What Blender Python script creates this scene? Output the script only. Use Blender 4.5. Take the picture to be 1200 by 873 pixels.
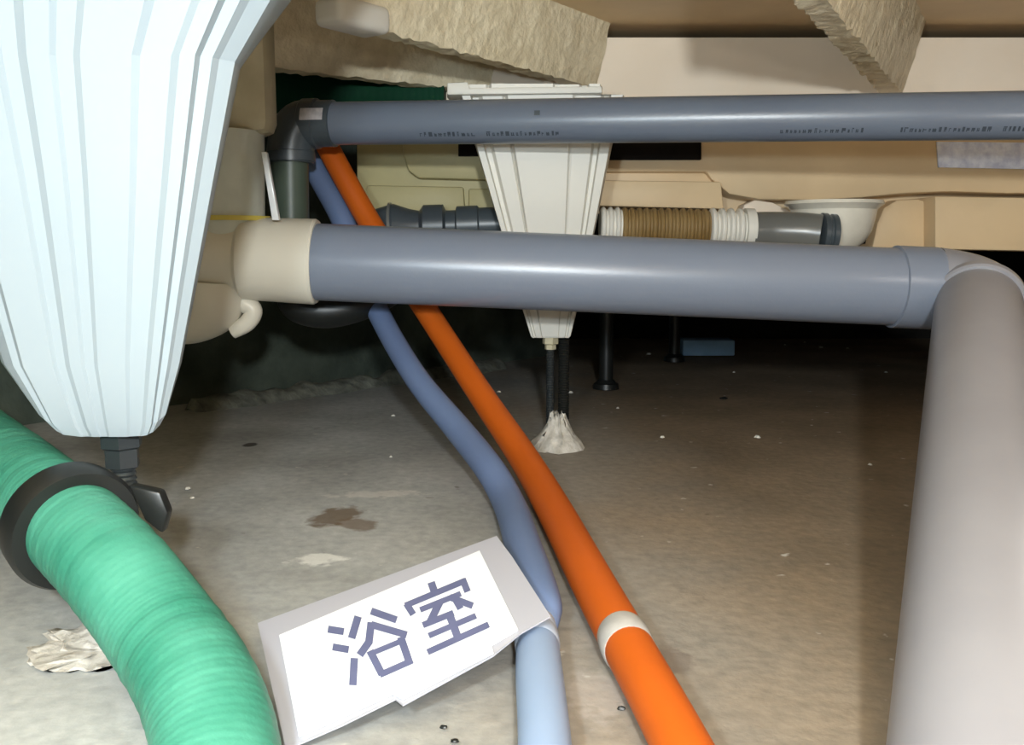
import bpy, bmesh, math, random
from mathutils import Vector, noise, Matrix
random.seed(7)
for o in list(bpy.data.objects): bpy.data.objects.remove(o)
SC = bpy.context.scene
COL = SC.collection

# ---------------------------------------------------------------- camera
F = 1100.0                      # focal length in pixels of a 1200 px wide frame
CH = 0.33                       # camera height above the slab
PITCH = math.atan(146.5 / F)
cd = bpy.data.cameras.new('camera'); cam = bpy.data.objects.new('camera', cd); COL.objects.link(cam)
cam.location = (0, 0, CH); cam.rotation_euler = (math.radians(90) - PITCH, 0, 0)
cd.sensor_width = 36; cd.lens = 36 * F / 1200; cd.clip_start = 0.01
SC.camera = cam

# ---------------------------------------------------------------- world, lights, exposure
w = bpy.data.worlds.new('world'); SC.world = w; w.use_nodes = True
w.node_tree.nodes['Background'].inputs[0].default_value = (0.55, 0.75, 0.8, 1)
w.node_tree.nodes['Background'].inputs[1].default_value = 0.06

def lamp(name, loc, power, color, size):
    l = bpy.data.lights.new(name, 'POINT'); l.energy = power; l.color = color; l.shadow_soft_size = size
    o = bpy.data.objects.new(name, l); COL.objects.link(o); o.location = loc; return o
lamp('flash', (0.07, -0.42, 0.55), 74, (0.92, 0.98, 1.0), 0.03)
lamp('front_floor_fill', (-0.17, 0.0, 0.43), 23, (0.78, 0.92, 1.0), 0.03)  # extra lamp added to brighten the front left floor
lamp('highlight_fill', (0.76, 0.90, 0.46), 1.3, (1.0, 0.94, 0.88), 0.02)  # unseen lamp added for highlights on the right pipe ends
SC.view_settings.view_transform = 'Standard'; SC.view_settings.look = 'None'
SC.view_settings.gamma = 1; SC.view_settings.exposure = 0.0
SC.view_settings.use_curve_mapping = False

# ---------------------------------------------------------------- helpers
cp, sp = math.cos(PITCH), math.sin(PITCH)
def ray(px, py):
    a = (px - 600) / F; b = -(py - 436.5) / F
    return Vector((a, cp + b * sp, -sp + b * cp))
def at(px, py, d):              # world point at distance d (world Y) seen at a pixel
    r = ray(px, py); r = r * (d / r.y); return Vector((r.x, r.y, r.z + CH))
def atz(px, py, z):             # world point at height z
    r = ray(px, py); r = r * ((z - CH) / r.z); return Vector((r.x, r.y, r.z + CH))

def mat(name, color, rough=0.5, spec=0.5, color2=None, nscale=20, bump=0.0, bscale=60, metal=0.0, detail=4, lo=.35, hi=.65):
    m = bpy.data.materials.new(name); m.use_nodes = True
    nt = m.node_tree; b = nt.nodes['Principled BSDF']
    b.inputs['Base Color'].default_value = (*color, 1); b.inputs['Roughness'].default_value = rough
    b.inputs['Specular IOR Level'].default_value = spec; b.inputs['Metallic'].default_value = metal
    tc = nt.nodes.new('ShaderNodeTexCoord')
    if color2 is None: color2 = tuple(c * 0.86 for c in color)
    n = nt.nodes.new('ShaderNodeTexNoise'); n.inputs['Scale'].default_value = nscale; n.inputs['Detail'].default_value = detail
    nt.links.new(tc.outputs['Object'], n.inputs['Vector'])
    r = nt.nodes.new('ShaderNodeValToRGB'); r.color_ramp.elements[0].position = lo; r.color_ramp.elements[1].position = hi
    r.color_ramp.elements[0].color = (*color2, 1); r.color_ramp.elements[1].color = (*color, 1)
    nt.links.new(n.outputs['Fac'], r.inputs['Fac']); nt.links.new(r.outputs['Color'], b.inputs['Base Color'])
    if bump > 0:
        n2 = nt.nodes.new('ShaderNodeTexNoise'); n2.inputs['Scale'].default_value = bscale; n2.inputs['Detail'].default_value = 5
        nt.links.new(tc.outputs['Object'], n2.inputs['Vector'])
        bp = nt.nodes.new('ShaderNodeBump'); bp.inputs['Strength'].default_value = bump; bp.inputs['Distance'].default_value = 0.01
        nt.links.new(n2.outputs['Fac'], bp.inputs['Height']); nt.links.new(bp.outputs['Normal'], b.inputs['Normal'])
    return m

M = {}
M['grey_pvc'] = mat('grey_pvc', (0.185, 0.21, 0.265), 0.30, 0.5, (0.185, 0.215, 0.275), 6, .03, 300)
M['upper_grey'] = mat('upper_grey_pvc', (0.125, 0.15, 0.19), 0.3, 0.5, (0.115, 0.135, 0.175), 6, .03, 300)
M['dark_pvc'] = mat('dark_pvc', (0.06, 0.075, 0.085), 0.35, 0.5, (0.05, 0.06, 0.07), 8)
M['trap_pvc'] = mat('trap_pvc', (0.16, 0.16, 0.145), 0.28, 0.5, (0.13, 0.13, 0.12), 8)
M['pale_pvc'] = mat('pale_pvc', (0.27, 0.265, 0.285), 0.40, 0.4, (0.25, 0.245, 0.265), 9)
M['cream'] = mat('cream_plastic', (0.72, 0.68, 0.58), 0.35, 0.4, (0.68, 0.64, 0.54), 5)
M['tan_post'] = mat('tan_plastic', (0.58, 0.52, 0.36), 0.4, 0.4, (0.48, 0.42, 0.28), 18)
M['grey_cream'] = mat('grey_cream_plastic', (0.60, 0.62, 0.55), 0.3, 0.5)
M['white'] = mat('white_plastic', (0.30, 0.345, 0.375), 0.5, 0.3, (0.29, 0.335, 0.365), 5)
M['ivory'] = mat('ivory_plastic', (0.72, 0.69, 0.62), 0.45, 0.35, (0.68, 0.65, 0.58), 5)
M['frp'] = mat('fibreglass', (0.72, 0.54, 0.325), 0.5, 0.35, (0.65, 0.48, 0.285), 7, .08, 40)
M['frp_pale'] = mat('pale_fibreglass', (0.86, 0.74, 0.60), 0.5, 0.3, (0.82, 0.69, 0.54), 6, .05, 40)
M['frp_rough'] = mat('rough_fibreglass', (0.80, 0.70, 0.50), 0.4, 0.5, (0.66, 0.56, 0.38), 30, .55, 60)
M['frp_olive'] = mat('olive_fibreglass', (0.50, 0.43, 0.22), 0.5, 0.3, (0.44, 0.38, 0.20), 12, .08, 40)
M['black'] = mat('black_plastic', (0.012, 0.013, 0.012), 0.4, 0.4, (0.008, 0.009, 0.008), 10)
M['void'] = mat('slot_and_shade_black', (0.01, 0.008, 0.007), 0.8, 0.1)  # slots, and painted-in shade on the tub's bottom plate
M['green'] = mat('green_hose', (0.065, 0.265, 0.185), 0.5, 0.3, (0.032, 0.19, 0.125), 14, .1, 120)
M['shaded_green'] = mat('shaded_green_hose', (0.004, 0.05, 0.022), 0.7, 0.15, (0.003, 0.035, 0.018), 14)  # green hose colour with shade put in
M['orange'] = mat('orange_hose', (0.52, 0.10, 0.007), 0.5, 0.3, (0.49, 0.093, 0.006), 12)
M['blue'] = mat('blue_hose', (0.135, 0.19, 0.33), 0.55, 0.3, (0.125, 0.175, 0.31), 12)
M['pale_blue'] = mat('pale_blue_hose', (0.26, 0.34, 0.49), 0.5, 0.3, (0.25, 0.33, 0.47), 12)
M['tape'] = mat('white_tape', (0.42, 0.40, 0.38), 0.6, 0.2, (0.34, 0.33, 0.31), 60)
M['tape_blue'] = mat('blue_white_tape', (0.40, 0.45, 0.55), 0.6, 0.2)
M['paper'] = mat('white_paper', (0.78, 0.81, 0.84), 0.7, 0.2, (0.76, 0.79, 0.82), 5)
M['sleeve'] = mat('sheet_backing', (0.42, 0.42, 0.47), 0.4, 0.4, (0.40, 0.40, 0.45), 5)
M['ink'] = mat('grey_ink', (0.13, 0.14, 0.25), 0.7, 0.2, (0.11, 0.12, 0.22), 30)
M['print'] = mat('pipe_print', (0.05, 0.06, 0.075), 0.7, 0.2)
M['mortar'] = mat('white_mortar', (0.60, 0.57, 0.52), 0.9, 0.1, (0.42, 0.39, 0.34), 60, .5, 80)
M['crumb'] = mat('pale_crumb', (0.75, 0.73, 0.66), 0.8, 0.1)
M['brown'] = mat('brown_bellows', (0.26, 0.17, 0.07), 0.5, 0.3, (0.2, 0.12, 0.04), 20)
M['metal'] = mat('zinc', (0.75, 0.75, 0.75), 0.25, 0.5, None, 20, 0, 60, 1.0)
M['silver'] = mat('silver_foil', (0.85, 0.88, 1.0), 0.35, 0.5, (0.6, 0.63, 0.8), 60, .6, 50)
M['skyblue'] = mat('blue_foam', (0.25, 0.42, 0.62), 0.7, 0.2)
M['bowl'] = mat('white_bowl', (0.78, 0.73, 0.62), 0.18, 0.5)
M['yellow'] = mat('yellow_glue', (0.62, 0.50, 0.10), 0.4, 0.4)
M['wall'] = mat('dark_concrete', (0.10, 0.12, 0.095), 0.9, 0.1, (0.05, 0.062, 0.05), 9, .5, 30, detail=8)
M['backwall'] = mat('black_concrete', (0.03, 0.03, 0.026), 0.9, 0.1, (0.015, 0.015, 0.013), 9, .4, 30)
M['glint'] = mat('glint_white', (0.85, 0.88, 0.9), 0.2, 0.5)  # white with the bright reflection put into it

def floor_mat():
    m = bpy.data.materials.new('concrete_floor'); m.use_nodes = True
    nt = m.node_tree; b = nt.nodes['Principled BSDF']; b.inputs['Roughness'].default_value = 0.75
    b.inputs['Specular IOR Level'].default_value = 0.25
    N = nt.nodes.new; L = nt.links.new
    tc = N('ShaderNodeTexCoord')
    def noi(s, d, lo, hi, c0, c1):
        n = N('ShaderNodeTexNoise'); n.inputs['Scale'].default_value = s; n.inputs['Detail'].default_value = d
        L(tc.outputs['Object'], n.inputs['Vector'])
        r = N('ShaderNodeValToRGB'); e = r.color_ramp.elements
        e[0].position = lo; e[1].position = hi; e[0].color = (*c0, 1); e[1].color = (*c1, 1)
        L(n.outputs['Fac'], r.inputs['Fac']); return n, r
    def mix(a, bb, mode, f=1.0):
        x = N('ShaderNodeMix'); x.data_type = 'RGBA'; x.blend_type = mode
        if isinstance(f, float): x.inputs[0].default_value = f
        else: L(f, x.inputs[0])
        L(a, x.inputs[6])
        if isinstance(bb, tuple): x.inputs[7].default_value = (*bb, 1)
        else: L(bb, x.inputs[7])
        return x.outputs[2]
    # slab: browner right, greyer left; flash brightness put into the paler left colour
    sep = N('ShaderNodeSeparateXYZ'); L(tc.outputs['Object'], sep.inputs[0])
    n0, r0 = noi(2.5, 6, .3, .7, (0, 0, 0), (1, 1, 1))
    ad = N('ShaderNodeMath'); ad.operation = 'MULTIPLY_ADD'; L(n0.outputs['Fac'], ad.inputs[0]); ad.inputs[1].default_value = 0.7; L(sep.outputs['X'], ad.inputs[2])
    mr = N('ShaderNodeMapRange'); L(ad.outputs[0], mr.inputs['Value'])
    mr.inputs['From Min'].default_value = 0.12; mr.inputs['From Max'].default_value = 0.66; mr.interpolation_type = 'SMOOTHSTEP'
    base = N('ShaderNodeMix'); base.data_type = 'RGBA'; L(mr.outputs[0], base.inputs[0])
    base.inputs[6].default_value = (0.42, 0.44, 0.45, 1); base.inputs[7].default_value = (0.225, 0.178, 0.13, 1)
    _, r1 = noi(5, 8, .3, .7, (.72, .70, .66), (1.12, 1.1, 1.06))
    c = mix(base.outputs[2], r1.outputs['Color'], 'MULTIPLY')
    _, r2 = noi(70, 6, .25, .75, (.82, .82, .82), (1.15, 1.14, 1.12))
    c = mix(c, r2.outputs['Color'], 'MULTIPLY')
    _, r3 = noi(38, 3, .70, .76, (0, 0, 0), (1, 1, 1))
    c = mix(c, (0.55, 0.53, 0.48), 'MIX', r3.outputs['Color'])
    _, r4 = noi(23, 2, .22, .27, (1, 1, 1), (0, 0, 0))
    c = mix(c, (0.13, 0.10, 0.07), 'MIX', r4.outputs['Color'])
    # individual stains and splashes
    def spot(px, py, rx, ry, rot, col, amt, wob=.6):
        nonlocal c
        p = atz(px, py, 0)
        mp = N('ShaderNodeMapping'); mp.vector_type = 'TEXTURE'
        mp.inputs['Location'].default_value = (p.x, p.y, 0); mp.inputs['Rotation'].default_value = (0, 0, rot)
        mp.inputs['Scale'].default_value = (rx, ry, 1); L(tc.outputs['Object'], mp.inputs['Vector'])
        ln = N('ShaderNodeVectorMath'); ln.operation = 'LENGTH'; L(mp.outputs[0], ln.inputs[0])
        n = N('ShaderNodeTexNoise'); n.inputs['Scale'].default_value = 55; n.inputs['Detail'].default_value = 4; L(tc.outputs['Object'], n.inputs['Vector'])
        s = N('ShaderNodeMath'); s.operation = 'MULTIPLY_ADD'; L(n.outputs['Fac'], s.inputs[0]); s.inputs[1].default_value = wob * 2; L(ln.outputs['Value'], s.inputs[2])
        q = N('ShaderNodeMapRange'); L(s.outputs[0], q.inputs['Value']); q.inputs['From Min'].default_value = .7 + wob; q.inputs['From Max'].default_value = 1.0 + wob
        q.inputs['To Min'].default_value = amt; q.inputs['To Max'].default_value = 0
        c = mix(c, col, 'MIX', q.outputs[0])
    spot(392, 602, .030, .05, -.35, (.13, .085, .045), .8)
    spot(420, 612, .022, .035, .8, (.15, .10, .06), .7)
    spot(372, 652, .035, .02, .2, (.72, .72, .68), .8, .9)
    spot(440, 577, .07, .02, .1, (.62, .60, .55), .6, .9)
    spot(293, 519, .014, .02, 0, (.05, .045, .04), .9, .2)
    spot(785, 770, .02, .03, 0, (.16, .13, .11), .7, .9)
    spot(700, 810, .025, .05, 0, (.40, .36, .33), .45, .9)
    L(c, b.inputs['Base Color'])
    n, _ = noi(90, 8, 0, 1, (0, 0, 0), (1, 1, 1))
    bp = N('ShaderNodeBump'); bp.inputs['Strength'].default_value = .22; bp.inputs['Distance'].default_value = .005
    L(n.outputs['Fac'], bp.inputs['Height']); L(bp.outputs['Normal'], b.inputs['Normal'])
    return m
M['floor'] = floor_mat()

def finish(name, bm, m, parent=None, smooth=True, angle=35):
    bmesh.ops.recalc_face_normals(bm, faces=bm.faces)
    me = bpy.data.meshes.new(name); bm.to_mesh(me); bm.free()
    me.materials.append(M[m] if isinstance(m, str) else m)
    if smooth:
        for p in me.polygons: p.use_smooth = True
        try: me.set_sharp_from_angle(angle=math.radians(angle))
        except Exception: pass
    o = bpy.data.objects.new(name, me); COL.objects.link(o)
    if parent: o.parent = parent; o.matrix_parent_inverse = parent.matrix_basis.inverted()
    return o
def thing(name, label, cat, loc, group=None):
    o = bpy.data.objects.new(name, None); COL.objects.link(o); o.location = loc; o.empty_display_size = .05
    o['label'] = label; o['category'] = cat
    if group: o['group'] = group
    bpy.context.view_layer.update() if False else None
    return o
def tag(o, label, cat, group=None):
    o['label'] = label; o['category'] = cat
    if group: o['group'] = group
    return o

def spline(pts, n=10):           # Catmull-Rom over (Vector, radius)
    P = [pts[0]] + list(pts) + [pts[-1]]; out = []
    for i in range(1, len(P) - 2):
        for k in range(n):
            t = k / n
            def cr(a, b, c, d): return 0.5 * ((2 * b) + (c - a) * t + (2 * a - 5 * b + 4 * c - d) * t * t + (3 * b - a - 3 * c + d) * t ** 3)
            out.append((cr(P[i-1][0], P[i][0], P[i+1][0], P[i+2][0]), cr(P[i-1][1], P[i][1], P[i+1][1], P[i+2][1])))
    out.append(pts[-1]); return out
def sweep(bm, path, seg=32, caps=True, inner=0.0):
    """circles along a list of (Vector, radius) with parallel transport"""
    n = len(path); rings = []
    T = []
    for i in range(n):
        a = path[max(i-1, 0)][0]; b = path[min(i+1, n-1)][0]; v = b - a
        T.append(v.normalized() if v.length > 1e-9 else (T[-1] if T else Vector((0, 0, 1))))
    u = T[0].orthogonal().normalized()
    for i in range(n):
        u = (u - T[i] * u.dot(T[i])).normalized(); v = T[i].cross(u)
        c, r = path[i]
        rings.append([bm.verts.new(c + (u * math.cos(2*math.pi*k/seg) + v * math.sin(2*math.pi*k/seg)) * r) for k in range(seg)])
    for i in range(n - 1):
        for k in range(seg):
            bm.faces.new((rings[i][k], rings[i][(k+1) % seg], rings[i+1][(k+1) % seg], rings[i+1][k]))
    if caps:
        bm.faces.new(rings[0]); bm.faces.new(rings[-1][::-1])
    return rings
def tube(name, pts, r, m, parent=None, seg=32, caps=True):
    bm = bmesh.new(); sweep(bm, [(p, r) if not isinstance(p, tuple) else p for p in pts], seg, caps)
    return finish(name, bm, m, parent)
def profile(name, a, b, prof, m, parent=None, seg=40):
    """lathe along a->b, prof = [(t metres from a, radius)]"""
    d = (b - a).normalized(); bm = bmesh.new()
    T = d; u = T.orthogonal().normalized(); v = T.cross(u); rings = []
    for t, r in prof:
        rings.append([bm.verts.new(a + d*t + (u*math.cos(2*math.pi*k/seg) + v*math.sin(2*math.pi*k/seg))*r) for k in range(seg)])
    for i in range(len(rings)-1):
        for k in range(seg): bm.faces.new((rings[i][k], rings[i][(k+1)%seg], rings[i+1][(k+1)%seg], rings[i+1][k]))
    bm.faces.new(rings[0]); bm.faces.new(rings[-1][::-1])
    return finish(name, bm, m, parent, angle=30)
def prism(name, pts, ext, m, parent=None, bevel=0.0, smooth=True):
    """closed polygon (Vectors) extruded by vector ext"""
    bm = bmesh.new(); a = [bm.verts.new(p) for p in pts]; b = [bm.verts.new(p + ext) for p in pts]; n = len(a)
    bm.faces.new(a); bm.faces.new(b[::-1])
    for i in range(n): bm.faces.new((a[i], b[i], b[(i+1)%n], a[(i+1)%n]))
    bmesh.ops.recalc_face_normals(bm, faces=bm.faces)
    if bevel: bmesh.ops.bevel(bm, geom=list(bm.edges), offset=bevel, segments=2, affect='EDGES', profile=.5)
    return finish(name, bm, m, parent, smooth)
def boxw(name, x0, x1, y0, y1, z0, z1, m, parent=None, bevel=0.0):
    return prism(name, [Vector((x0,y0,z0)), Vector((x1,y0,z0)), Vector((x1,y1,z0)), Vector((x0,y1,z0))], Vector((0,0,z1-z0)), m, parent, bevel)
def pface(name, pix, d, thick, m, parent=None, bevel=0.0):
    """plate facing the camera side: outline given where its front face (plane Y=d) is seen"""
    return prism(name, [at(x, y, d) for x, y in pix], Vector((0, thick, 0)), m, parent, bevel)
def blob(name, c, rx, ry, rz, m, seed=0, amp=.35, sub=3, freq=2.0, parent=None, flat=True):
    bm = bmesh.new(); bmesh.ops.create_icosphere(bm, subdivisions=sub, radius=1)
    for v in bm.verts:
        k = 1 + amp * noise.fractal(v.co * freq + Vector((seed*7.3, seed*3.1, 0)), 1, 2, 4)
        v.co = Vector((v.co.x*rx*k, v.co.y*ry*k, v.co.z*rz*k))
        if flat and v.co.z < 0: v.co.z = -0.0005
        v.co += c
    return finish(name, bm, m, parent)

# ---------------------------------------------------------------- setting
def grid(name, x0, x1, y0, y1, z, m):
    bm = bmesh.new(); nx, ny = 60, 60
    V = [[bm.verts.new((x0+(x1-x0)*i/nx, y0+(y1-y0)*j/ny, z + .0022*noise.noise(Vector((i*.35, j*.35, 0))))) for j in range(ny+1)] for i in range(nx+1)]
    for i in range(nx):
        for j in range(ny): bm.faces.new((V[i][j], V[i+1][j], V[i+1][j+1], V[i][j+1]))
    return finish(name, bm, m)
o = grid('floor', -2.2, 2.4, -1.6, 3.7, -0.003, 'floor'); o['kind'] = 'structure'
ZC = 0.75
ceil = boxw('ceiling', -2.2, 2.4, -1.6, 3.7, ZC, ZC+.03, 'frp'); ceil['kind'] = 'structure'
def wallq(name, a, b, h, m, thick=.12):
    d = (b-a); nrm = Vector((-d.y, d.x, 0)).normalized(); bm = bmesh.new(); nx, nz = 70, 14; V = []
    for i in range(nx+1):
        row = []
        for j in range(nz+1):
            p = a + d*(i/nx) + Vector((0,0,h*j/nz)); p += nrm * (.012*noise.fractal(p*6, 1, 2, 4)); row.append(bm.verts.new(p))
        V.append(row)
    for i in range(nx):
        for j in range(nz): bm.faces.new((V[i][j], V[i+1][j], V[i+1][j+1], V[i][j+1]))
    r = bmesh.ops.extrude_face_region(bm, geom=list(bm.faces))
    for v in [g for g in r['geom'] if isinstance(g, bmesh.types.BMVert)]: v.co += nrm*thick
    o = finish(name, bm, m); o['kind'] = 'structure'; return o
WA = atz(-60, 508, 0); WB = atz(640, 416, 0)
WA.z = WB.z = -.003
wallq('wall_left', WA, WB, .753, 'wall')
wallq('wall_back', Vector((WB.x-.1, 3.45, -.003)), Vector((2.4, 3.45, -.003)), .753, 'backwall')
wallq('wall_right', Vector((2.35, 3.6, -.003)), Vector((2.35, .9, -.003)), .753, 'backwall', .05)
# mortar fillet at the foot of the left wall
bm = bmesh.new(); n = 90; rows = []
for i in range(n+1):
    p = atz(225, 481, 0).lerp(atz(590, 430, 0), i/n)
    d = Vector((1, 1.1, 0)).normalized(); out = Vector((.75, -.65, 0))
    wv = .028 + .02*noise.noise(Vector((i*.13, 2, 0))); hh = .020 + .014*noise.noise(Vector((i*.2, 9, 0)))
    if i in (0, n): wv, hh = .004, .001
    rows.append([bm.verts.new(p - out*.03 + Vector((0,0,-.003))), bm.verts.new(p - out*.02 + Vector((0,0,hh*1.1))), bm.verts.new(p + Vector((0,0,hh))),
                 bm.verts.new(p + out*wv*.6 + Vector((0,0,hh*.55))), bm.verts.new(p + out*wv + Vector((0,0,-.003)))])
for i in range(n):
    for k in range(4): bm.faces.new((rows[i][k], rows[i+1][k], rows[i+1][k+1], rows[i][k+1]))
M['fillet'] = mat('grey_mortar', (0.20, 0.205, 0.17), 0.9, 0.1, (0.09, 0.095, 0.08), 30, .5, 60)
o = finish('trim_1', bm, 'fillet'); o['kind'] = 'structure'

# ---------------------------------------------------------------- ribs under the bathroom floor pan (children of the ceiling)
def rib(p0, p1, zb, wb, wt, m, seed, amp=.0045):
    d = (p1-p0); L = d.length; d = d.normalized(); s = Vector((d.y, -d.x, 0)); n = int(L/.012); bm = bmesh.new(); rows = []
    prof = []
    for k in range(9): t = k/8; prof.append((-wt/2 + (wt/2-wb/2)*t, ZC + .005 + (zb-ZC-.005)*t))
    for k in range(1, 5): prof.append((-wb/2 + wb*k/5, zb))
    for k in range(9): t = k/8; prof.append((wb/2 + (wt/2-wb/2)*t, zb + (ZC+.005-zb)*t))
    for i in range(n+1):
        p = p0 + d*(L*i/n); row = []
        for (q, z) in prof:
            c = Vector((p.x, p.y, 0)) + s*q + Vector((0,0,z))
            a = amp * noise.fractal(Vector((c.x*60+seed, c.y*60, c.z*22)), 1, 2, 5)
            row.append(bm.verts.new(c + s*a + Vector((0,0,a*.7))))
        rows.append(row)
    K = len(prof)
    for i in range(n):
        for k in range(K-1): bm.faces.new((rows[i][k], rows[i+1][k], rows[i+1][k+1], rows[i][k+1]))
    bm.faces.new(rows[0]); bm.faces.new(rows[-1][::-1])
    return finish('rib', bm, m, ceil, angle=60)
DB = 1.86
ZR = .634
B0 = atz(385, 24, ZR); B1 = at(692, 108, DB)
rib(Vector((B0.x, B0.y, 0)), Vector((B1.x, DB+.01, 0)), ZR, .03, .09, 'frp_rough', 3)['label'] = 'middle rough rib'
A0 = atz(40, 43, ZR); A1 = at(572, 112, DB+.03)
rib(Vector((A0.x, A0.y, 0)), Vector((A1.x, DB+.02, 0)), ZR-.008, .03, .09, 'frp_rough', 11)['label'] = 'left rough rib'
C0 = Vector((.255, .98, 0)); C1 = Vector((.735, DB+.01, 0))
rib(C0, C1, ZR-.012, .035, .11, 'frp_rough', 19)['label'] = 'right rough rib'
# white sealed end of the middle rib
dv = (Vector((B1.x, DB, 0)) - Vector((B0.x, B0.y, 0))).normalized()
sd = Vector((dv.y, -dv.x, 0)); q0 = Vector((B0.x, B0.y, ZR-.006)) - dv*.004
bm = bmesh.new(); bmesh.ops.create_cube(bm, size=1)
for v in bm.verts: v.co = q0 + dv*(v.co.x+.5)*.10 + sd*(v.co.y*.056) + Vector((0,0,(v.co.z+.5)*.038))
bmesh.ops.recalc_face_normals(bm, faces=bm.faces)
bmesh.ops.bevel(bm, geom=list(bm.edges), offset=.011, segments=3, affect='EDGES', profile=.5)
e = finish('rib_end_seal', bm, 'ivory', ceil); e['label'] = 'white rounded end of the middle rib'

# cross beam (back face of the pan)
cb = pface('cross_beam', [(120,44),(1500,44),(1500,140),(120,140)], DB, .05, 'frp_pale', ceil)
# ---------------------------------------------------------------- bathtub shell behind
tub = thing('bathtub_shell', 'beige moulded underside of the bathtub spanning the back above the drains', 'bathtub', (.5, 1.9, .33))
def tp(name, pix, d, th, m, bev=.004, label=None):
    o = pface(name, pix, d, th, m, tub, bev)
    if label: o['label'] = label
    return o
tp('body', [(700,142),(1500,142),(1500,228),(1180,227),(1110,225),(1060,227),(1010,232),(950,235),(890,234),(855,228),(833,210),(828,202),(700,202)], DB-.045, .45, 'frp', .006)
tp('ledge', [(700,190),(822,190),(836,206),(846,222),(700,222)], DB-.03, .5, 'frp', .005)
tp('bottom_flange', [(690,211),(845,213),(848,245),(690,241)], DB-.075, .06, 'frp', .003)
tp('corner_foot', [(1096,230),(1500,236),(1500,300),(1096,292)], DB-.07, .25, 'frp', .003)
tp('arched_foot', [(1022,291),(1028,262),(1036,243),(1052,234),(1076,233),(1092,238),(1092,292)], DB-.02, .2, 'frp', .004)
tp('tab', [(868,252),(872,240),(885,234),(905,237),(930,249),(930,262),(868,262)], DB-.02, .06, 'frp_pale', .003)
tp('bottom_plate', [(660,250),(1500,255),(1500,288),(660,284)], DB+.02, .8, 'void', 0, 'bottom plate coloured black for shade')  # shade under the tub put into its black colour
tp('recess_back', [(690,200),(1500,200),(1500,257),(690,257)], DB+.03, .05, 'frp', .002)
tp('side_panel', [(418,141),(640,141),(640,250),(418,250)], DB-.03, .12, 'frp_olive', .004, 'olive beige left end')
tp('raised_panel', [(470,140),(640,140),(640,213),(490,209),(478,200),(472,180)], DB-.055, .05, 'frp_olive', .006, 'raised left panel')
tp('step', [(430,217),(543,219),(545,249),(425,249)], DB-.045, .05, 'frp_olive', .004)
tp('step', [(549,221),(640,222),(640,249),(549,249)], DB-.045, .05, 'frp_olive', .004)
tp('black_slot', [(708,150),(822,150),(822,187),(708,187)], DB-.058, .02, 'void', .001, 'black rectangular slot')
tp('black_slot', [(537,150),(575,150),(575,183),(537,183)], DB-.062, .02, 'void', .001, 'small black slot left of the rear leg')
tp('foil_sticker', [(1098,166),(1300,168),(1300,200),(1100,196)], DB-.052, .004, 'silver', 0, 'silver foil sticker')

# tan post and boards top left
post = boxw('support_post', at(250,75,1.40).x, at(312,75,1.40).x, 1.40, 1.47, .48, ZR+.06, 'tan_post', None, .018)
tag(post, 'tan plastic post hanging above the cream drain riser', 'post')
for v in post.data.vertices: pass
zb = at(290,156,1.40).z
for v in post.data.vertices:
    if v.co.z < .56: v.co.z += zb-.48

# green duct behind, its shade put into the darker colour
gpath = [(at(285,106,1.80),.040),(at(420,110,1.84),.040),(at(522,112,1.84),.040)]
M['shaded_green2'] = M['shaded_green']
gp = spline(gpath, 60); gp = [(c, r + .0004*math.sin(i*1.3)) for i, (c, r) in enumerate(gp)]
bm = bmesh.new(); sweep(bm, gp, 24); o = finish('duct_hose', bm, 'shaded_green')
tag(o, 'green duct hose behind the upper grey pipe, coloured dark for shade', 'hose')

# ---------------------------------------------------------------- support legs
def fluted(levels, dc, prof, dratio, m, parent, name='leg_shell'):
    """levels: (py, xl, xr) of the front outline; dc: centre depth"""
    bm = bmesh.new(); rings = []
    for (py, xl, xr) in levels:
        hw = (xr-xl)/2 * dc*.92/F; fy = dc - hw*dratio
        c = []
        pl, pr = at(xl, py, fy), at(xr, py, fy); z = at(600, py, fy).z
        for (u, dd) in prof:
            q = at(xl + (xr-xl)*(u+1)/2, py, fy + dd*hw)
            c.append(Vector((q.x, q.y, z + (.010*abs(u)**6 if py > 490 else 0))))
        by = dc + hw*dratio
        bx = lambda px_, yy: at(px_, py, yy).x
        ring = c + [Vector((bx(xr-.04*(xr-xl), by-.2*hw), by-.2*hw, z)), Vector((bx(xr-.12*(xr-xl), by), by, z)), Vector((bx(xl+.12*(xr-xl), by), by, z)), Vector((bx(xl+.04*(xr-xl), by-.2*hw), by-.2*hw, z))]
        rings.append([bm.verts.new(p) for p in ring])
    n = len(rings[0])
    for i in range(len(rings)-1):
        for k in range(n): bm.faces.new((rings[i][k], rings[i][(k+1)%n], rings[i+1][(k+1)%n], rings[i+1][k]))
    bm.faces.new(rings[0]); bm.faces.new(rings[-1][::-1])
    o = finish(name, bm, m, parent, angle=14)
    return o
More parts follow.
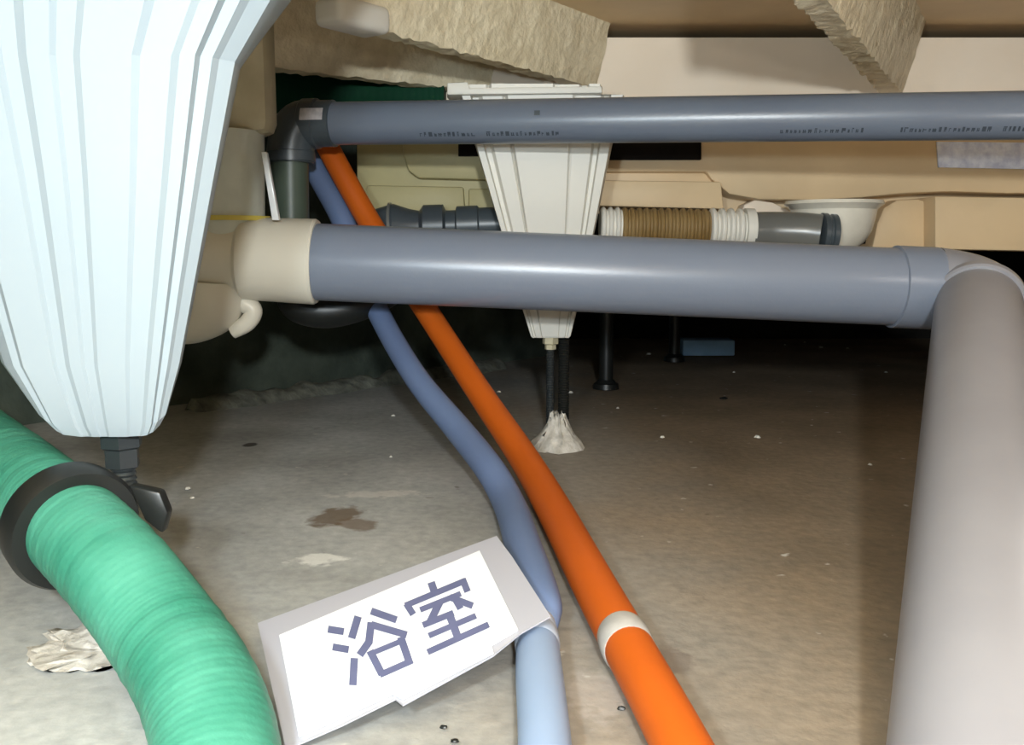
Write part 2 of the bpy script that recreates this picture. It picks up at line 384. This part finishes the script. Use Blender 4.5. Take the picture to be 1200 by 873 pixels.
# near leg
DN = .80
legn = thing('support_stand', 'large white fluted tapered support leg at the left, closest to the viewer', 'support leg', (at(150,500,DN).x, DN, 0), None)
lv = [(-395,-330,520),(-385,-330,520),(-330,-270,470),(-110,-190,375),(0,-150,316),(64,-122,281),(200,-74,256),(430,2,213),(500,44,197),(512,58,190)]
pf = [(-1,.42),(-.965,.2),(-.87,.08),(-.79,.08),(-.76,.0),(-.43,.0),(-.38,.04),(-.29,.04),(-.24,.0),(-.11,.0),(-.07,.03),(.03,.03),(.07,.0),(.37,.0),(.42,.035),(.60,.04),(.65,.0),(.74,.0),(.77,.06),(.84,.075),(.88,.13),(.97,.2),(.99,.28),(1,.42)]
fluted(lv, DN, pf, .62, 'white', legn)
def bolt(parent, px, top, bot, d, r, m='black'):
    a = at(px, top, d); z0 = a.z; z1 = bot
    p = []; n = int((z0-z1)/.0022)
    for i in range(n+1): p.append((Vector((a.x, a.y, z0-(z0-z1)*i/n)), r*(1 if i % 2 else .86)))
    bm = bmesh.new(); sweep(bm, p, 20); return finish('threaded_rod', bm, m, parent)
M['rod'] = mat('dark_steel', (0.06, 0.07, 0.075), 0.3, 0.5, None, 30, 0, 60, .6)
bolt(legn, 142, 505, .004, DN, .011, 'rod')
a = at(142, 512, DN); profile('lock_nut', Vector((a.x, DN, a.z+.004)), Vector((a.x, DN, 0)), [(0,.018),(.012,.018),(.014,.015),(.03,.015)], 'rod', legn, 6)
profile('foot_disc', Vector((a.x, DN, .014)), Vector((a.x, DN, -.002)), [(0,.014),(.006,.016),(.008,.032),(.014,.034)], 'black', legn)
g = atz(118, 757, 0)
o = blob('adhesive_mound', Vector((g.x, g.y, -.001)), .048, .042, .012, 'mortar', 4, .55, 4, 2.6); tag(o, 'flat white mortar mound on the floor beside the green hose', 'mortar')
# rear leg
DRR = 1.64
legr = thing('support_stand', 'smaller ivory fluted support leg in the middle, between the two long grey pipes', 'support leg', (at(645,395,DRR).x, DRR, 0))
lv = [(98,524,706),(110,524,706),(111,540,733),(165,556,718),(270,587,697),(365,613,676),(394,622,669),(396,624,667)]
pf = [(-1,.3),(-.99,.0),(-.89,.0),(-.86,.16),(-.79,.16),(-.74,.06),(-.50,.06),(-.47,.11),(-.45,.06),(-.43,.0),(.36,.0),(.39,.05),(.42,.06),(.70,.06),(.74,.16),(.80,.16),(.83,.0),(.97,.0),(1,.3)]
fluted(lv, DRR, pf, .55, 'ivory', legr)
pface('top_flange', [(524,97),(548,96),(550,103),(705,101),(706,109),(524,111)], DRR-.085, .10, 'ivory', legr, .002)
bolt(legr, 645, 390, .004, DRR, .0075, 'rod')
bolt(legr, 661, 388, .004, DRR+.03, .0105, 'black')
a = at(645,396,DRR); profile('lock_nut', Vector((a.x, DRR, a.z+.004)), Vector((a.x, DRR, 0)), [(0,.014),(.014,.014),(.016,.010),(.024,.010)], 'tan_post', legr, 6)
c = atz(653, 523, 0)
bm = bmesh.new(); rg = []; S = 36
for i, (rr, zz) in enumerate([(.046,-.002),(.040,.010),(.028,.022),(.017,.036),(.013,.05),(.008,.052)]):
    rg.append([bm.verts.new(c + Vector((math.cos(2*math.pi*k/S)*rr*(1+.22*noise.noise(Vector((k*.5,i*.6,1)))), math.sin(2*math.pi*k/S)*rr*(1+.22*noise.noise(Vector((k*.5,i*.6,5)))), zz*(1+.5*noise.noise(Vector((k*.7,i,9))))))) for k in range(S)])
for i in range(5):
    for k in range(S): bm.faces.new((rg[i][k], rg[i][(k+1)%S], rg[i+1][(k+1)%S], rg[i+1][k]))
bm.faces.new(rg[0]); bm.faces.new(rg[-1][::-1])
o = finish('adhesive_mound', bm, 'mortar'); tag(o, 'pointed white mortar mound around the foot of the middle support leg', 'mortar')
# thin black legs
for (px, py, lab) in ((710, 455, 'thin black support leg just right of the middle ivory leg'), (790, 423, 'thin black support leg farther back, beside the blue foam block')):
    p = atz(px, py, 0); t = thing('slim_leg', lab, 'support leg', (p.x, p.y, 0), 'slim black legs under the tub')
    tube('post', [p, Vector((p.x, p.y, .338))], .0165, 'black', t, 20)
    profile('foot', Vector((p.x, p.y, .022)), Vector((p.x, p.y, -.002)), [(0,.018),(.008,.024),(.010,.029),(.022,.031)], 'black', t)
p = atz(800, 417, 0)
q = boxw('foam_block', p.x, p.x+.16, p.y, p.y+.09, 0, .048, 'skyblue', None, .004); tag(q, 'small light blue foam block on the far floor under the grey pipe', 'foam block')

# ---------------------------------------------------------------- large drain pipe run
R = .0575
DP = 1.42
big = thing('drain_pipe', 'thick blue-grey drain pipe crossing low with elbow and pale leg running to the front right', 'pipe', (at(700,320,DP).x, DP, .2))
pl, pr = at(345, 306, DP+.0), at(1070, 337, DP-.02)
ax = (pr-pl).normalized()
tube('straight_pipe', [pl, pr], R, 'grey_pvc', big, 64)
# coupling + elbow
cs = at(1046, 336, DP-.02); ce = at(1093, 338, DP-.02)
L = (ce-cs).length
profile('elbow_collar', cs, ce, [(0,R+.001),(.001,R+.0035),(L,R+.0035),(L+.003,R+.001)], 'grey_pvc', big, 64)
ec = at(1146, 345, DP-.03)                 # bend corner
low = at(1160, 873, .535)
dn = (low-ec).normalized()
M['elbow_grey'] = mat('elbow_grey', (0.25, 0.25, 0.275), .22, .55, (0.235, 0.235, 0.255), 8)
st = ce; en = ec + dn*.058
path = []
for i in range(15):
    t = i/14; path.append(((1-t)**2*st + 2*t*(1-t)*(ec + Vector((-.004,0,0))) + t*t*en, R+.0035))
bm = bmesh.new(); sweep(bm, path, 56); finish('elbow', bm, 'elbow_grey', big)
profile('elbow_rim', en - dn*.012, en + dn*.01, [(0,R+.001),(.003,R+.0065),(.019,R+.0065),(.022,R+.0035),(.022,R)], 'elbow_grey', big, 64)
o = tube('front_leg', [en - dn*.02, low + dn*.12], R, 'pale_pvc', big, 64); o['label'] = 'paler grey section sloping to the floor'
# cream tee at left end
ta, tb = at(283, 303, DP), at(372, 307, DP)
L = (tb-ta).length
o = profile('tee_socket', ta, tb, [(0,R-.002),(.006,R+.004),(L-.004,R+.0065),(L,R+.004),(L,R-.001),(L-.03,R-.001)], 'cream', big, 64); o['label'] = 'cream socket'
tc_ = at(262, 303, DP)
o = tube('tee_body', [at(165, 300, DP), at(288, 303, DP)], R-.003, 'cream', big, 48); o['label'] = 'cream tee'
top = at(268, 154, DP+.01); 
tube('riser_pipe', [Vector((top.x, DP+.01, top.z)), Vector((top.x-.005, DP+.01, tc_.z))], R-.006, 'grey_cream', big, 48)['label'] = 'greyish cream vertical riser'
profile('riser_collar', Vector((top.x, DP+.01, at(277,258,DP).z+.006)), Vector((top.x, DP+.01, 0)), [(0,R-.006),(0,R-.001),(.007,R-.001),(.007,R-.006)], 'yellow', big, 48)['label'] = 'yellow glue ring'
for yy in (307, 344):
    a = at(150, yy, DP-R+.001); b = at(283, yy, DP-R+.001)
p0 = at(245, 330, DP); pth = spline([(p0,R-.002),(at(243,352,DP),R-.003),(at(222,368,DP-.0),R-.012),(at(190,372,DP),R-.018),(at(150,370,DP),R-.018)], 8)
bm = bmesh.new(); sweep(bm, pth, 44); finish('lower_bend', bm, 'cream', big)['label'] = 'cream bend below the tee'
tube('bend_web', spline([(at(275,350,DP),.016),(at(296,362,DP),.014),(at(290,378,DP),.013),(at(272,388,DP),.012)], 8), .012, 'cream', big, 20)

# thin strip, a bright reflection put into its white colour
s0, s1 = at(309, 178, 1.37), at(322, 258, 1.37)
o = prism('glint_strip', [s0+Vector((-.0035,0,0)), s0+Vector((.0035,0,0)), s1+Vector((.006,0,0)), s1+Vector((-.004,0,0))], Vector((0,.012,0)), 'glint', None, .001)
tag(o, 'thin leaning strip, white as a painted reflection, between the cream riser and the grey elbow', 'strip')

# ---------------------------------------------------------------- upper grey pipe
R2 = .0335
up = thing('water_pipe', 'slimmer grey pipe running high across the view with a dark elbow at left', 'pipe', (at(700,140,1.4).x, 1.4, .45))
u0, u1 = at(372, 145, 1.545), at(1260, 134.5, 1.34)
tube('straight_pipe', [u0, u1], R2, 'upper_grey', up, 48)
ux = (u1-u0).normalized()
profile('elbow_socket', u0 - ux*.025, u0 + ux*.03, [(0,R2+.002),(.004,R2+.006),(.026,R2+.006),(.028,R2+.003),(.054,R2+.003),(.055,R2)], 'dark_pvc', up, 40)
e1 = at(340, 190, 1.545)
path = [(u0 - ux*.01, R2+.005)]
c0 = at(340, 146, 1.545)
for i in range(11):
    t = i/10; path.append(((1-t)**2*(u0-ux*.02) + 2*t*(1-t)*c0 + t*t*e1, R2+.004))
bm = bmesh.new(); sweep(bm, path, 40); finish('elbow', bm, 'dark_pvc', up)
profile('elbow_socket', at(340,176,1.545), at(341,200,1.545), [(0,R2+.001),(.003,R2+.006),(.018,R2+.006),(.02,R2)], 'dark_pvc', up, 40)
M['greenish_pvc'] = mat('greenish_pvc', (0.075, 0.10, 0.075), .4, .4)
tube('drop_pipe', [e1, at(342, 300, 1.545), at(343, 352, 1.545)], .029, 'greenish_pvc', up, 36)['label'] = 'dark green-grey vertical drop'
# lower dark bend under the tee
pth = spline([(at(343,335,1.545),.029),(at(350,357,1.545),.029),(at(385,364,1.55),.029),(at(430,352,1.57),.029),(at(465,330,1.62),.029),(at(470,300,1.66),.029)], 10)
bm = bmesh.new(); sweep(bm, pth, 32); finish('lower_bend', bm, 'black', up)
# white label on elbow: follows pipe curvature
def curved_patch(name, a, b, r, th0, th1, m, parent, ref):
    d = (b-a).normalized(); bm = bmesh.new(); f = Vector((0,-1,0)); f = (f - d*f.dot(d)).normalized(); upv = d.cross(f); 
    if upv.z < 0: upv = -upv
    rows = []
    for s in range(5):
        p = a.lerp(b, s/4); rows.append([])
        for k in range(7):
            t = th0 + (th1-th0)*k/6
            rows[-1].append(bm.verts.new(p + (f*math.cos(t) + upv*math.sin(t))*r))
    for s in range(4):
        for k in range(6): bm.faces.new((rows[s][k], rows[s+1][k], rows[s+1][k+1], rows[s][k+1]))
    r_ = bmesh.ops.extrude_face_region(bm, geom=list(bm.faces))
    for v in [g for g in r_['geom'] if isinstance(g, bmesh.types.BMVert)]:
        ax_ = v.co - a; ax_ -= d*ax_.dot(d); v.co += ax_.normalized()*.0006
    return finish(name, bm, m, parent)
M['label'] = mat('label_paper', (0.50, 0.47, 0.48), .6, .2, (.38,.36,.37), 120)
def upt(px): return u0.lerp(u1, (px-372)/(1260-372)*1.0)
curved_patch('paper_label', upt(361), upt(391), R2+.0065, .02, .50, 'label', up, None)['label'] = 'small white paper label'
# printed lettering (too blurred to read in the photo): row of short strokes on the lower front of the pipe, one mesh
bm = bmesh.new()
def wmark(px0, px1, th0, th1):
    # true x at given pixel on a slanted pipe
    def pt(px):
        lo, hi = 0., 1.
        for _ in range(30):
            m_ = (lo+hi)/2; q = u0.lerp(u1, m_); X = 600 + q.x/q.y*F
            if X < px: lo = m_
            else: hi = m_
        return u0.lerp(u1, lo)
    a, b = pt(px0), pt(px1); d = ux; f = Vector((0,-1,0)); f = (f-d*f.dot(d)).normalized(); uv = d.cross(f)
    if uv.z < 0: uv = -uv
    vs = []
    for (p, t) in ((a,th0),(b,th0),(b,th1),(a,th1)): vs.append(bm.verts.new(p + (f*math.cos(t)+uv*math.sin(t))*(R2+.0004)))
    bm.faces.new(vs)
rnd = random.Random(4)
for (x0, x1) in ((500,560),(575,655),(905,1000),(1040,1140),(1155,1200)):
    x = x0
    while x < x1:
        wd = rnd.uniform(2.0, 4.5); t0 = -.80
        for k in range(rnd.choice((1,2,2))):
            wmark(x + k*wd*.5, x + k*wd*.5 + wd*.32, t0, t0 + .17)
        wmark(x, x+wd, t0 + rnd.choice((0,.09,.18)), t0 + .05 + rnd.choice((0,.09,.18)))
        x += wd + rnd.uniform(1.5, 3)
o = finish('print', bm, 'print', up); o['kind'] = 'stuff'; o['label'] = 'faint dark printed lettering, too blurred to read'
p = upt(665)
curved_patch('round_mark', upt(657), upt(664), R2+.0002, .12, .34, 'dark_pvc', up, None)

# ---------------------------------------------------------------- dark trap pipe run behind
DT = 1.74
tr = thing('trap_pipe', 'dark grey jointed pipe half hidden behind the thick drain pipe, left of the middle leg', 'pipe', (at(500,262,DT).x, DT, .3))
a, b = at(425, 268, DT), at(600, 262, DT)
LL = (b-a).length
def px2t(px): return (at(px,262,DT)-a).length
r0 = .031
pr_ = [(0,r0-.004),(px2t(440),r0+.004),(px2t(455),r0+.010),(px2t(462),r0+.012),(px2t(480),r0+.002)]
pr_ += [(px2t(492),r0-.002),(px2t(497),r0+.008),(px2t(520),r0+.008),(px2t(523),r0-.003),(px2t(534),r0-.003),(px2t(536),r0+.004),(px2t(560),r0+.004),(px2t(562),r0),(LL,r0)]
profile('jointed_pipe', a, b, pr_, 'dark_pvc', tr, 40)
tube('bend', spline([(at(398,292,1.70),.028),(at(408,278,1.72),.030),(at(425,268,DT),.031),(at(445,266,DT),.031)], 8), .03, 'dark_pvc', tr, 30)
profile('clamp_ring', a + (b-a).normalized()*px2t(456), b, [(0,r0+.011),(0,r0+.0145),(.005,r0+.0145),(.005,r0+.011)], 'trap_pvc', tr, 40)

# ---------------------------------------------------------------- drain trap with bellows
DD = 1.70
dr = thing('floor_drain_trap', 'white bowl drain with grey elbow and brown corrugated bellows under the tub', 'drain', (at(975,262,DD).x, DD, .3))
a, b = at(690, 265, DD), at(882, 268, DD)
d = (b-a).normalized()
def bel(name, x0, x1, n, rmin, rmax, m, lab):
    A = at(x0, 265+(x0-690)*.016, DD); B = at(x1, 265+(x1-690)*.016, DD); L = (B-A).length
    pr = []
    for i in range(n):
        s = L/n; t = i*s
        pr += [(t, rmin), (t+s*.2, rmax-.001), (t+s*.4, rmax), (t+s*.6, rmax-.001), (t+s*.8, rmin)]
    pr.append((L, rmin)); o = profile(name, A, B, pr, m, dr, 36); o['label'] = lab
bel('bellows', 703, 728, 3, .030, .035, 'ivory', 'white corrugated end')
bel('bellows', 728, 830, 12, .030, .0345, 'brown', 'brown corrugated middle')
bel('bellows', 830, 872, 4, .029, .036, 'ivory', 'white corrugated end')
A = at(872, 268, DD); B = at(884, 268, DD)
profile('collar', A, B, [(0,.036),(.016,.036),(.019,.030)], 'ivory', dr, 36)['label'] = 'white collar'
bm = bmesh.new(); sweep(bm, spline([(at(880,271,DD),.034),(at(905,271,DD),.0345),(at(940,272,DD-.01),.0345),(at(962,274,DD-.02),.034)], 8), 36); finish('grey_elbow', bm, 'trap_pvc', dr)
A = at(960, 274, DD-.02); B = at(978, 275, DD-.02)
profile('union_ring', A, B, [(0,.032),(.002,.037),(.010,.037),(.012,.033),(.016,.033),(.018,.036),(.026,.036),(.028,.032)], 'dark_pvc', dr, 36)
cb_ = at(975, 236, DD+.06); zt = cb_.z
bp = [(0,.086),(.006,.088),(.012,.080),(.016,.076),(.03,.074),(.055,.068),(.075,.056),(.088,.04),(.092,.01)]
profile('bowl', Vector((cb_.x, DD+.05, zt)), Vector((cb_.x, DD+.05, 0)), bp, 'bowl', dr, 56)['label'] = 'glossy white bowl'

# ---------------------------------------------------------------- hoses
def mk_hose(name, label, ctrl, m, n=12, wig=0):
    t = thing(name, label, 'hose', ctrl[-1][0] * 1.0)
    bm = bmesh.new(); sweep(bm, spline(ctrl, n), 28); finish('sleeve', bm, m, t); return t
rb = .0195
blue = [(at(352,150,1.71),rb),(at(368,195,1.68),rb),(at(400,255,1.635),rb),(at(424,318,1.60),rb),(at(448,375,1.545),rb-.001),(at(488,443,1.42),rb-.001),(at(537,503,1.30),rb),(at(574,550,1.19),rb)]
blue += [(atz(597,592,.021),.0195),(atz(613,640,.02),.0192),(atz(628,685,.02),.0187),(atz(639,712,.02),.0150),(atz(646,728,.016),.008),(atz(650,740,.010),.002)]
hb = mk_hose('blue_hose', 'blue-grey insulated pipe snaking down beside the orange one, left of it', blue, 'blue')
s = [(atz(648,738,.016),.006),(atz(640,712,.018),.012)]
# thin cut flap at the end of the foam sleeve
fl = sweep
pb = [(atz(629,738,.018),.0165),(atz(632,790,.018),.0175),(atz(637,850,.018),.0172),(atz(642,930,.018),.017)]
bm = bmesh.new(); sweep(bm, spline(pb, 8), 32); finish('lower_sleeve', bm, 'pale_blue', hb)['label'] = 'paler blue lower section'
a = atz(627,733,.018); b = atz(630,758,.018)
L=(b-a).length; profile('tape_wrap', a, b, [(0,.0155),(.002,.0172),(L*.45,.0180),(L*.5,.0174),(L*.55,.0182),(L-.002,.0180),(L+.001,.017)], 'tape_blue', hb, 36)['label'] = 'pale tape wrap'
ro = .0195
orange = [(at(368,140,1.67),ro),(at(392,187,1.65),ro),(at(430,255,1.62),ro),(at(470,318,1.57),ro),(at(512,383,1.53),ro),(at(564,463,1.40),ro),(at(612,534,1.26),.0205)]
orange += [(atz(648,595,.0215),.0212),(atz(692,678,.021),.0205),(atz(733,753,.02),.0198),(atz(770,820,.02),.0190),(atz(825,925,.02),.0185)]
ho = mk_hose('orange_hose', 'bright orange insulated pipe running diagonally from upper left to bottom centre', orange, 'orange')
a = atz(729,744,.02); b = atz(737,762,.02); L=(b-a).length
profile('tape_band', a, b, [(-.001,.0200),(.001,.0206),(L*.5,.0212),(L-.001,.0206),(L+.001,.0195)], 'tape', ho, 36)['label'] = 'greyish white tape band'

# big green hose
rg_ = .0385
gc = [(at(-95,462,.99),rg_),(at(-36,512,.93),rg_),(at(20,558,.82),rg_),(at(74,606,.735),rg_),(at(135,668,.675),rg_),(at(192,742,.635),rg_),(at(232,806,.590),rg_),(at(254,880,.545),rg_),(at(255,990,.49),rg_)]
gh = thing('green_hose', 'thick bright green ribbed hose curving along the floor at bottom left', 'hose', (gc[5][0].x, gc[5][0].y, 0))
sp_ = spline(gc, 120); out = []; acc = 0; last = None
for (c, r) in sp_:
    if last is not None: acc += (c-last).length
    last = c; ph = (acc/.0060) % 1
    out.append((c, r + .00008*math.sin(ph*2*math.pi) + .0007*noise.noise(Vector((acc*90,0,0)))))
bm = bmesh.new(); sweep(bm, out, 48); finish('hose_wall', bm, 'green', gh, angle=70)
# black strap around the hose
c = gc[3][0].lerp(gc[4][0], .32); dirv = (gc[4][0]-gc[2][0]).normalized()
def ringtube(name, c, nrm, R_, r, m, parent, sx=1.0):
    u = nrm.orthogonal().normalized(); v = nrm.cross(u); bm = bmesh.new(); S = 56; K = 12; rows = []
    for i in range(S):
        t = 2*math.pi*i/S; e = u*math.cos(t)+v*math.sin(t); rows.append([])
        for k in range(K):
            q = 2*math.pi*k/K; rows[-1].append(bm.verts.new(c + e*(R_ + r*.55*math.cos(q)) + nrm*(r*1.6*math.sin(q))))
    for i in range(S):
        for k in range(K): bm.faces.new((rows[i][k], rows[(i+1)%S][k], rows[(i+1)%S][(k+1)%K], rows[i][(k+1)%K]))
    return finish(name, bm, m, parent)
profile('clamp_band', c - dirv*.030, c, [(0,rg_-.002),(0,rg_+.009),(.004,rg_+.012),(.022,rg_+.013),(.028,rg_+.010),(.029,rg_+.001)], 'black', gh, 56)['label'] = 'wide black clamp band'
ec_ = c + Vector((.046,.034,.012))
prism('dark_lump', [ec_+Vector((-.02,0,.018)), ec_+Vector((.006,0,.012)), ec_+Vector((.012,0,-.006)), ec_+Vector((.006,0,-.024)), ec_+Vector((-.008,0,-.012))], Vector((0,.014,0)), 'black', gh, .003)  # flat dark piece behind the clamp band

# ---------------------------------------------------------------- bathroom sign on the floor
P1, P2, P3 = atz(345,878,.004), atz(302,730,.012), atz(640,715,.046)
pn = (P2-P1).cross(P3-P1).normalized()
if pn.z < 0: pn = -pn
def onp(px, py, h=0.0):
    r = ray(px, py); o_ = Vector((0,0,CH)); t = ((P1 + pn*h - o_).dot(pn))/r.dot(pn); return o_ + r*t
def sheet(name, pix, h, th, m, parent): return prism(name, [onp(x,y,h) for x,y in pix], -pn*th, m, parent, 0, False)
sg = thing('room_sign', 'white paper sign with two large dark characters lying tilted on the floor', 'sign', (P1.x, P1.y, 0))
sheet('backing_sheet', [(302,730),(582,628),(600,652),(645,722),(610,742),(578,768),(472,826),(463,819),(400,850),(335,878),(322,820)], 0, .0012, 'sleeve', sg)['label'] = 'greyish larger backing sheet'
sheet('white_card', [(327,744),(562,645),(607,737),(576,755),(578,764),(472,818),(460,812),(350,862),(338,800)], .0022, .0015, 'paper', sg)
K = 4.364
def stroke(x0, y0, x1, y1, wd):
    a = Vector((370+x0/K, 640+y0/K)); b = Vector((370+x1/K, 640+y1/K)); d = (b-a).normalized(); n = Vector((-d.y, d.x))*wd*1.14/2/K; e = d*wd*.18/K
    return [(a-e+n), (b+e+n), (b+e-n), (a-e-n)]
def glyph(name, strokes, lab):
    bm = bmesh.new()
    for i, s in enumerate(strokes):
        q = stroke(*s); vs = [bm.verts.new(onp(p.x, p.y, .0026+.00002*i)) for p in q]; bm.faces.new(vs)
    o = finish(name, bm, 'ink', sg, False); o['label'] = lab
glyph('character', [(592,190,604,225,34),(462,302,760,178,27),(466,298,496,345,30),(752,172,775,228,30),
    (538,324,738,244,25),(632,290,586,385,34),(552,402,700,343,28),(712,268,738,315,30),(690,262,798,303,30),
    (582,456,815,357,26),(682,345,728,470,36),(576,540,880,402,28)], 'printed dark character meaning room')
glyph('character', [(68,425,138,436,32),(92,516,163,528,32),(190,705,197,578,34),(185,465,215,365,34),(288,333,408,375,32),
    (228,552,272,490,34),(272,490,283,395,34),(288,402,460,452,32),(292,545,435,486,24),(280,540,337,652,34),(332,656,490,586,28),(436,470,478,592,34)], 'printed dark character meaning bathing')

# ---------------------------------------------------------------- floor debris
crumbs = [(760,415,.012,'behind and left of the foam block'),(920,404,.008,'on the far floor, left of a bright pair near the black back'),(962,407,.012,'brightest of the row on the far floor right of the foam block'),
    (993,408,.009,'rightmost of the row on the far floor near the pale sloping pipe'),(943,401,.007,'faint, farthest back in the row right of the foam block'),(888,512,.010,'alone in the middle of the open floor at right'),
    (776,512,.008,'on open floor right of the pointed mortar mound'),(668,460,.012,'just right of the rods of the middle support stand'),(724,478,.007,'in front of the nearer slim black leg'),
    (585,459,.009,'at the right edge of the orange hose on the far floor'),(220,572,.008,'right of the shadow under the large white stand'),(225,583,.006,'small, just in front of another near the large white stand'),
    (458,535,.006,'on the floor left of the bend in the blue hose'),(461,487,.007,'left of the blue hose near the dark wall foot'),(1038,436,.008,'on dark floor close to the pale sloping pipe'),
    (860,436,.006,'just in front of the blue foam block'),(1020,544,.006,'on brown floor left of the middle of the pale sloping pipe')]
tmpl = blob('mortar_crumb', Vector((0,0,0)), 1, .8, .6, 'crumb', 3, .5, 2, 1.5)
for i, (px, py, r, where) in enumerate(crumbs):
    o = tmpl if i == 0 else tmpl.copy()
    if i: COL.objects.link(o)
    p = atz(px, py, 0); o.location = (p.x, p.y, -.001); k = r*.6; o.scale = (k, k, k); o.rotation_euler = (0,0,i*1.7)
    tag(o, 'white mortar crumb ' + where, 'crumb', 'white mortar crumbs scattered on the floor')
for (px, py, r, lab) in ((848,467,.009,'small black lump alone on the far floor, right of the slim legs'),(520,852,.0028,'tiny black chip on pale floor below the sign'),(533,868,.003,'tiny black chip at the bottom edge of the view below the sign'),(728,830,.003,'tiny black chip on the floor left of the orange hose end')):
    p = atz(px, py, 0); o = blob('grit', Vector((0,0,0)), r, r*.8, r*.5, 'black', px, .4, 2, 1.5); o.location = (p.x, p.y, 0); tag(o, lab, 'grit')
